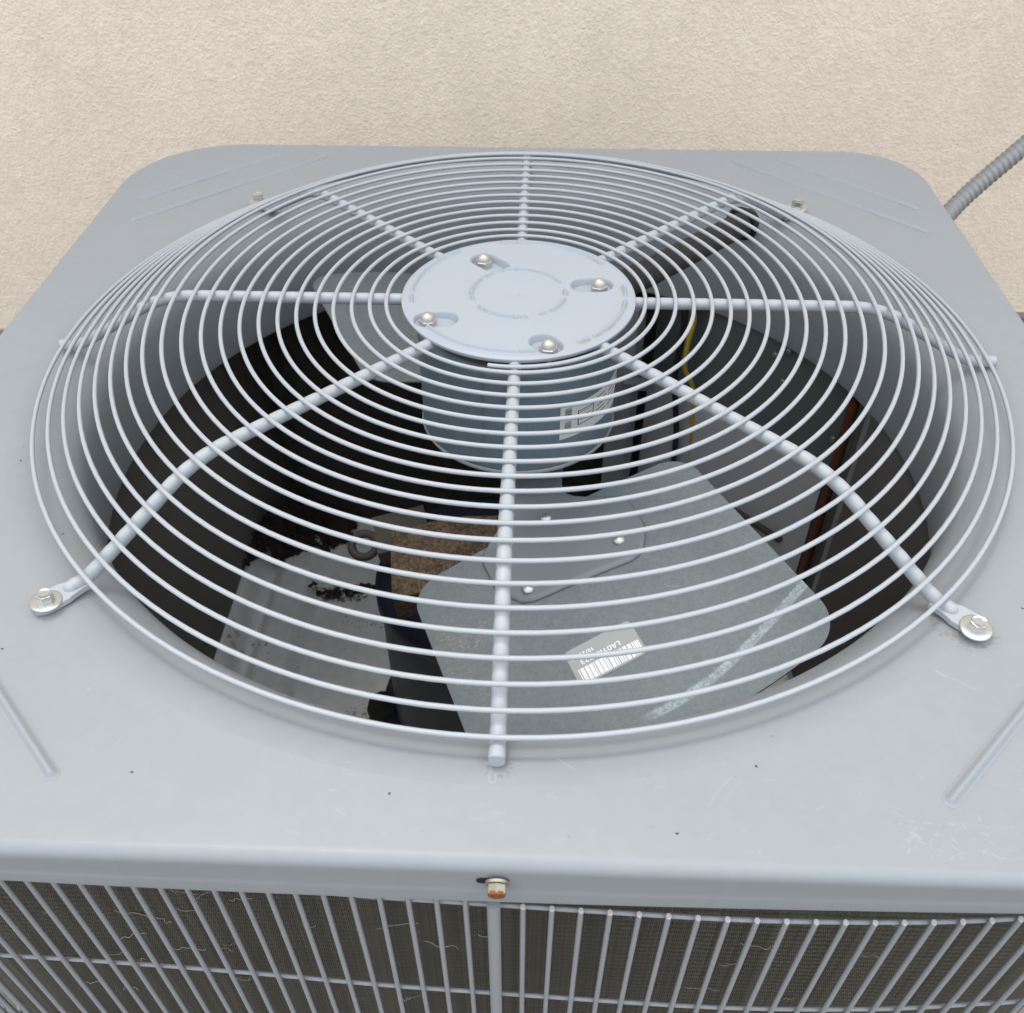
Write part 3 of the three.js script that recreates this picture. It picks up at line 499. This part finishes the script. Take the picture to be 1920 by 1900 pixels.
{ // service corner: control box and pale lower panel set across the corner, wiring, tube
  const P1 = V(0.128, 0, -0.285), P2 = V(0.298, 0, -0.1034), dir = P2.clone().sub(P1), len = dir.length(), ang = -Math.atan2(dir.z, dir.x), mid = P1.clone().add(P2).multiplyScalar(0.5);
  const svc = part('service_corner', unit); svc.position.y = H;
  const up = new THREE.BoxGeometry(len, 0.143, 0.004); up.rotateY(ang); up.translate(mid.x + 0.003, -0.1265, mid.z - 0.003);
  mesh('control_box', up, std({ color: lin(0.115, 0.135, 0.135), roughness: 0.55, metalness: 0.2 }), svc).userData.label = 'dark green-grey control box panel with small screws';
  const lo = new THREE.BoxGeometry(len * 0.86, 0.240, 0.003); lo.translate(-len * 0.07, 0, 0); lo.rotateY(ang); lo.translate(mid.x, -0.319, mid.z);
  mesh('lower_panel', lo, std({ color: lin(0.46, 0.47, 0.49), roughness: 0.5 }), svc);
  const sg = new THREE.SphereGeometry(0.0032, 14, 8); sg.scale(1, 1, 0.6); sg.rotateY(ang);
  for (const [f, y] of SCREWS) { const q = P1.clone().lerp(P2, f * 0.19 / 0.17); const s = mesh('screw', sg, std({ color: lin(0.22, 0.24, 0.24), roughness: 0.4, metalness: 0.6 }), svc); s.position.set(q.x + 0.0002, y - 0.008, q.z - 0.0002); }
  const flangeLine = new THREE.BoxGeometry(0.06, 0.004, 0.01); flangeLine.rotateY(ang); flangeLine.translate(0.236, -0.302, -0.166); mesh('panel_flange', flangeLine, std({ color: lin(0.07, 0.05, 0.035), roughness: 0.8 }), svc);
  const pt = new THREE.CylinderGeometry(0.0046, 0.0046, 0.33, 18); pt.translate(0.2720, -0.272, -0.108); mesh('copper_tube', pt, std({ color: lin(0.12, 0.036, 0.016), roughness: 0.55, metalness: 0.3 }), svc);
  const rail = new THREE.BoxGeometry(0.014, 0.33, 0.010); rail.rotateY(-0.8); rail.translate(0.2900, -0.272, -0.098); mesh('corner_rail', rail, std({ color: lin(0.30, 0.31, 0.32), roughness: 0.5, metalness: 0.3 }), svc);
  const post = new THREE.BoxGeometry(0.024, 0.28, 0.02); post.rotateY(-0.5); post.translate(0.100, -0.25, -0.262); mesh('box_bracket', post, std({ color: lin(0.28, 0.295, 0.305), roughness: 0.5, metalness: 0.3 }), svc);
  const clip = new THREE.BoxGeometry(0.03, 0.008, 0.012); clip.translate(0.112, -0.19, -0.244); mesh('wire_clip', clip, std({ color: lin(0.12, 0.13, 0.14), roughness: 0.5 }), svc);
  const wire = (pts, r, col, nm) => mesh(nm, new THREE.TubeGeometry(new THREE.CatmullRomCurve3(pts.map((p) => V(...p))), 60, r, 8), std({ color: col, roughness: 0.5 }), svc);
  wire([[0.151, -0.102, -0.247], [0.157, -0.112, -0.243], [0.1535, -0.140, -0.238], [0.1545, -0.167, -0.238], [0.1645, -0.188, -0.238], [0.1690, -0.222, -0.238], [0.1726, -0.266, -0.238], [0.172, -0.33, -0.24]], 0.0024, lin(0.46, 0.32, 0.03), 'yellow_wire');
  wire([[0.146, -0.102, -0.25], [0.149, -0.12, -0.246], [0.147, -0.18, -0.245], [0.156, -0.25, -0.243], [0.158, -0.33, -0.245]], 0.0030, lin(0.012, 0.012, 0.012), 'black_wire');
}

// ── condenser coil round the cabinet: plan path of its outer face
function roundedPath(x0, x1, z0, z1, r, bow = () => 0) { // front edge, then right side, back, left; points with outward normals
  const o = [], arc = (cx, cz, a0, a1) => { for (let k = 1; k < 12; k++) { const a = a0 + (a1 - a0) * k / 12; o.push([cx + r * Math.cos(a), cz + r * Math.sin(a)]); } };
  const side = (ax, az, bx, bz, f) => { const n = 40; for (let k = 0; k <= n; k++) { const t = k / n; o.push([ax + (bx - ax) * t, az + (bz - az) * t + (f ? bow(ax + (bx - ax) * t) : 0)]); } };
  side(x0 + r, z1, x1 - r, z1, true); arc(x1 - r, z1 - r, PI / 2, 0); side(x1, z1 - r, x1, z0 + r); arc(x1 - r, z0 + r, 0, -PI / 2); side(x1 - r, z0, x0 + r, z0); arc(x0 + r, z0 + r, -PI / 2, -PI); side(x0, z0 + r, x0, z1 - r); arc(x0 + r, z1 - r, PI, PI / 2);
  return o;
}
{
  const coil = part('condenser_coil', unit); coil.position.y = H;
  const top = -0.006, bot = FLOOR - 0.004;
  // dark core behind the fins, all round
  const ring = (off) => roundedPath(-0.342 + off, 0.337 - off, -0.340 + off, 0.3295 - off, 0.092 - off);
  const A = ring(0.0125), B = ring(0.0165).map(([x, z]) => [Math.min(x, 0.300), z]), n = A.length, pos = [], idx = [];
  for (const [x, z] of A) pos.push(x, top, z, x, bot, z); for (const [x, z] of B) pos.push(x, top, z, x, bot, z);
  for (let i = 0; i < n; i++) { const j = (i + 1) % n, a = i * 2, b = j * 2, c = n * 2 + i * 2, d = n * 2 + j * 2; idx.push(a, a + 1, b, b, a + 1, b + 1, c, d, c + 1, d, d + 1, c + 1, a, b, c, b, d, c); }
  const finMetal = std({ color: lin(0.345, 0.33, 0.30), roughness: 0.55, metalness: 0.35, side: THREE.DoubleSide });
  mesh('coil_core', geom(pos, idx), finMetal, coil);
  // wavy fins over the front and both front corners
  const C = ring(0), path = [];
  const pick = []; for (let i = n - 11 - 12; i < n; i++) pick.push(C[i]); for (let i = 0; i < 41 + 11 + 14; i++) pick.push(C[i]);
  const L = [0]; for (let i = 1; i < pick.length; i++) L.push(L[i - 1] + Math.hypot(pick[i][0] - pick[i - 1][0], pick[i][1] - pick[i - 1][1]));
  const at = (d) => { let i = 1; while (i < L.length - 1 && L[i] < d) i++; const t = (d - L[i - 1]) / (L[i] - L[i - 1]), a = pick[i - 1], b = pick[i], tx = (b[0] - a[0]), tz = b[1] - a[1], l = Math.hypot(tx, tz); return [a[0] + tx * t, a[1] + tz * t, tx / l, tz / l]; };
  const pitch = 0.00103, wave = 0.0046, amp = 0.00030, th = 0.00014, deep = 0.0123, P = [], I = [], Cc = [];
  const seg = Math.floor(0.235 / (wave / 4)) + 1;
  for (let d = 0.002; d < L[L.length - 1] - 0.002; d += pitch) {
    const [x, z, tx, tz] = at(d), nx = -tz, nz = tx, jit = rr(-0.00006, 0.00006), back = rr(0, 0.00025), tone = rr(0.85, 1.15);
    // outward normal of this path
    const ox = (x * nx + z * nz) > 0 ? nx : -nx, oz = (x * nx + z * nz) > 0 ? nz : -nz;
    const b0 = P.length / 3;
    for (let k = 0; k <= seg; k++) {
      const y = k === seg ? bot : top - 0.0005 - k * wave / 4, w = amp * [0, 1, 0, -1][k % 4] + jit;
      for (const [s, q] of [[-th, -deep], [-th, -back], [th, -back], [th, -deep]]) P.push(x + tx * (w + s) + ox * q, y, z + tz * (w + s) + oz * q);
      for (let m = 0; m < 4; m++) Cc.push(tone * 1.02, tone, tone * 0.94);
    }
    for (let k = 0; k < seg; k++) for (let m = 0; m < 3; m++) { const a = b0 + k * 4 + m; I.push(a, a + 4, a + 1, a + 1, a + 4, a + 5); }
  }
  { // straight fins on the inner face, seen through the fan opening
    const q = ring(0.0165).map(([x, z]) => [Math.min(x, 0.300), z]), p2 = [], i2 = [], m = q.length; let carry = 0;
    for (let i = 0; i < m; i++) { const a = q[i], b = q[(i + 1) % m], l = Math.hypot(b[0] - a[0], b[1] - a[1]); if (l < 1e-5) continue; const tx = (b[0] - a[0]) / l, tz = (b[1] - a[1]) / l; let ix = -tz, iz = tx; if (ix * a[0] + iz * a[1] > 0) { ix = -ix; iz = -iz; }
      for (let d = carry; d < l; d += 0.0014) { const x = a[0] + tx * d, z = a[1] + tz * d, k = p2.length / 3, h = 0.00004, D = 0.016; for (const [s, e] of [[-h, 0], [-h, D], [h, D], [h, 0]]) for (const y of [-0.1035, bot]) p2.push(x + tx * s + ix * e, y, z + tz * s + iz * e); for (let f = 0; f < 3; f++) i2.push(k + f * 2, k + f * 2 + 1, k + f * 2 + 2, k + f * 2 + 2, k + f * 2 + 1, k + f * 2 + 3); carry = d + 0.0014 - l; } }
    const ig = mesh('inner_fins', geom(p2, i2).toNonIndexed(), finMetal, coil); ig.geometry.computeVertexNormals(); ig.userData.kind = 'stuff';
  }
  const fg = geom(P, I); fg.setAttribute('color', new THREE.Float32BufferAttribute(Cc, 3));
  const fm = mesh('fin_pack', fg, Object.assign(finMetal.clone(), { vertexColors: true }), coil); fm.userData.kind = 'stuff';
}
// ── wire guard in front of the coil, bowed outwards
const bowTab = [[-0.30, 0.3360], [-0.25, 0.3366], [-0.18, 0.3385], [-0.12, 0.3410], [-0.054, 0.3446], [0, 0.3463], [0.05, 0.3480], [0.10, 0.3494], [0.13, 0.3492], [0.175, 0.3480], [0.21, 0.3458], [0.24, 0.3425], [0.30, 0.3340]];
const guardZ = (x) => { let i = 1; while (i < bowTab.length - 1 && bowTab[i][0] < x) i++; const [a, u] = bowTab[i - 1], [b, v] = bowTab[i]; const t = (x - a) / (b - a); return u + (v - u) * t; };
{
  const guard = part('coil_guard', unit); guard.position.y = H;
  const R = 0.098, x0 = -0.3475, x1 = 0.3435;
  const path = []; // left side → front → right side
  for (let k = 0; k <= 6; k++) path.push([x0, 0.16 + k * (guardZ(x0 + R) - R - 0.16) / 6]);
  const zl = guardZ(x0 + R), zr = guardZ(x1 - R);
  for (let k = 1; k < 12; k++) { const a = PI - k * PI / 24; path.push([x0 + R + R * Math.cos(a), zl - R + R * Math.sin(a)]); }
  for (let k = 0; k <= 60; k++) { const x = x0 + R + (x1 - x0 - 2 * R) * k / 60; let z = 0; for (const d of [-0.02, -0.01, 0, 0.01, 0.02]) z += guardZ(Math.max(x0 + R, Math.min(x1 - R, x + d))) / 5; path.push([x, z]); }
  for (let k = 1; k < 12; k++) { const a = PI / 2 - k * PI / 24; path.push([x1 - R + R * Math.cos(a), zr - R + R * Math.sin(a)]); }
  for (let k = 0; k <= 6; k++) path.push([x1, zr - R - k * (zr - R - 0.16) / 6]);
  const wireR = 0.00120;
  const m = std({ color: lin(0.33, 0.355, 0.375), roughness: 0.45 });
  for (const y of [-0.0420, -0.1385, -0.2350, -0.3315, -0.4200]) mesh('horizontal_wire', tube(path.map(([x, z]) => V(x, y, z)), wireR, 240, 8), m, guard);
  const cyl = new THREE.CylinderGeometry(wireR, wireR, 0.386, 10); cyl.translate(0, -0.193, 0);
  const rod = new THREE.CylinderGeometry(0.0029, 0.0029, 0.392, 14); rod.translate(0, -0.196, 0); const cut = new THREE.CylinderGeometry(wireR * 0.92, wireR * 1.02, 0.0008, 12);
  const L = [0]; for (let i = 1; i < path.length; i++) L.push(L[i - 1] + Math.hypot(path[i][0] - path[i - 1][0], path[i][1] - path[i - 1][1]));
  let mid = 0; for (let i = 1; i < path.length; i++) if (path[i - 1][0] <= 0.0004 && path[i][0] > 0.0004 && path[i][1] > 0.3) mid = L[i - 1] + (0.0004 - path[i - 1][0]);
  for (let k = -29; k <= 28; k++) {
    const d = mid + k * 0.01203; if (d < 0.06 || d > L[L.length - 1] - 0.06) continue; let i = 1; while (i < L.length - 1 && L[i] < d) i++;
    const t = (d - L[i - 1]) / (L[i] - L[i - 1]), a = path[i - 1], b = path[i], x = a[0] + (b[0] - a[0]) * t, z = a[1] + (b[1] - a[1]) * t, l = Math.hypot(b[0] - a[0], b[1] - a[1]), nx = -(b[1] - a[1]) / l, nz = (b[0] - a[0]) / l;
    const w = mesh('vertical_wire', k ? cyl : rod, m, guard), o = wireR + (k ? wireR : 0.0029) - 0.0004;
    w.position.set(x + nx * o, k > 0 ? -0.0384 : -0.034, z + nz * o); w.rotation.set(rr(-0.002, 0.002), 0, rr(-0.003, 0.003));
    if (k === 0) w.userData.label = 'thicker upright rod of the guard';
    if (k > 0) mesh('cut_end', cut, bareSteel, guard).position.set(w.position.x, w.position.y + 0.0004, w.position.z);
  }
}

// ───────────────────────── flexible metal conduit between condenser and wall
{
  const curve = new THREE.CatmullRomCurve3([V(0.330, H - 0.190, -0.330), V(0.395, H - 0.142, -0.388), V(0.4548, H - 0.0969, -0.450), V(0.512, H - 0.0475, -0.4760), V(0.575, H + 0.006, -0.5000), V(0.66, H + 0.09, -0.535), V(0.72, H + 0.22, -0.585), V(0.735, H + 0.40, -0.60)]);
  const len = curve.getLength(), n = Math.floor(len / 0.0011), rad = 28, R = 0.0090, pos = [], idx = [], fr = curve.computeFrenetFrames(n, false);
  for (let i = 0; i <= n; i++) { const p = curve.getPointAt(i / n), s = i / n * len;
    for (let k = 0; k < rad; k++) { const a = k / rad * 2 * PI, r = R + 0.0009 * Math.pow(0.5 + 0.5 * Math.sin((s / 0.0062) * 2 * PI + a), 1.4); const v = fr.normals[i].clone().multiplyScalar(Math.cos(a)).addScaledVector(fr.binormals[i], Math.sin(a)); pos.push(p.x + v.x * r, p.y + v.y * r, p.z + v.z * r); } }
  for (let i = 0; i < n; i++) for (let k = 0; k < rad; k++) { const a = i * rad + k, b = i * rad + (k + 1) % rad; idx.push(a, b, a + rad, b, b + rad, a + rad); }
  mesh('flexible_conduit', geom(pos, idx), std({ color: lin(0.30, 0.31, 0.31), roughness: 0.5, metalness: 0.4 }), scene).userData = { label: 'ribbed grey flexible conduit rising from the condenser to the stucco wall', category: 'conduit' };
}

// ───────────────────────── dry root fibres caught on the fins, leaf litter on the pan
{
  const list = [];
  for (let i = 0; i < 40; i++) {
    const left = rnd() < 0.82, x = left ? rr(-0.235, 0.0) : rr(0.0, 0.2), y = H - (left ? rr(0.05, 0.21) : rr(0.08, 0.2)), z = 0.3297 + rr(0, 0.0012), l = 0.003 + 0.022 * rnd() ** 2, a = rr(-0.6, 0.6), pts = [];
    for (let k = 0; k <= 6; k++) { const t = k / 6; pts.push(V(x + l * t * Math.cos(a) + rr(-0.0008, 0.0008), y + l * t * Math.sin(a) + rr(-0.0016, 0.0016), z + rr(0, 0.0012))); }
    list.push(new THREE.TubeGeometry(new THREE.CatmullRomCurve3(pts), 14, rr(0.00008, 0.00024), 5));
  }
  mesh('dry_fibres', merge(list), std({ color: lin(0.40, 0.375, 0.335), roughness: 0.9 }), scene).userData = { kind: 'stuff', label: 'pale dry root fibres caught on the condenser fins', category: 'fibres' };
  const lv = [];
  for (let i = 0; i < 620; i++) {
    const q = rnd(); let x, z; if (q < 0.9) { const t = rnd(); x = -0.322 + 0.115 * t + rr(-0.008, 0.008); z = -0.184 - 0.088 * t - 0.075 * rnd() ** 1.5 + 0.006 * Math.sin(t * 21); } else { const t = rnd(); x = -0.232 + 0.075 * t + rr(-0.01, 0.01); z = -0.176 - 0.024 * t + rr(-0.006, 0.006); }
    const g = new THREE.PlaneGeometry(rr(0.003, 0.010), rr(0.0015, 0.0045), 2, 1), p = g.attributes.position; p.setY(1, p.getY(1) * 1.5); p.setZ(1, 0.0015); p.setZ(4, 0.001); g.computeVertexNormals();
    g.rotateX(-PI / 2 + rr(-0.5, 0.5)); g.rotateY(rnd() * 6.3); g.translate(x, H + FLOOR + 0.002 + rr(0.001, q < 0.9 ? 0.010 : 0.003) + (x < -0.288 ? 0.034 : x < -0.23 ? 0.018 : 0), z); lv.push(g);
  }
  { // matted layer under the loose pieces, ragged towards the pan
    const P = [], I = [], edge = [[-0.338, -0.160], [-0.322, -0.184], [-0.306, -0.200], [-0.290, -0.222], [-0.273, -0.220], [-0.252, -0.232], [-0.236, -0.240], [-0.2175, -0.262], [-0.205, -0.292], [-0.196, -0.320]], n = 70;
    for (let i = 0; i <= n; i++) { const f = i / n * (edge.length - 1), k = Math.min(edge.length - 2, Math.floor(f)), t = f - k; const x = edge[k][0] + (edge[k + 1][0] - edge[k][0]) * t + rr(-0.0035, 0.0035), z = edge[k][1] + (edge[k + 1][1] - edge[k][1]) * t + rr(-0.0045, 0.0045);
      for (let j = 0; j <= 4; j++) { const u = j / 4, px = x + (-0.336 - x) * u * 0.9, pz = z + (-0.330 - z) * u * 0.9; P.push(px, H + FLOOR + (px < -0.288 ? 0.0352 : px < -0.23 ? 0.0195 : 0.004) + 0.006 * u + rr(0, 0.002), pz); } }
    for (let i = 0; i < n; i++) for (let j = 0; j < 4; j++) { const a = i * 5 + j; I.push(a, a + 5, a + 1, a + 1, a + 5, a + 6); }
    lv.push(geom(P, I));
  }
  mesh('leaf_litter', merge(lv), std({ color: lin(0.040, 0.029, 0.020), roughness: 0.95, side: THREE.DoubleSide }), scene).userData = { kind: 'stuff', label: 'dark brown leaf litter lying on the condenser base pan', category: 'leaf litter' };
}

renderer.render(scene, camera);
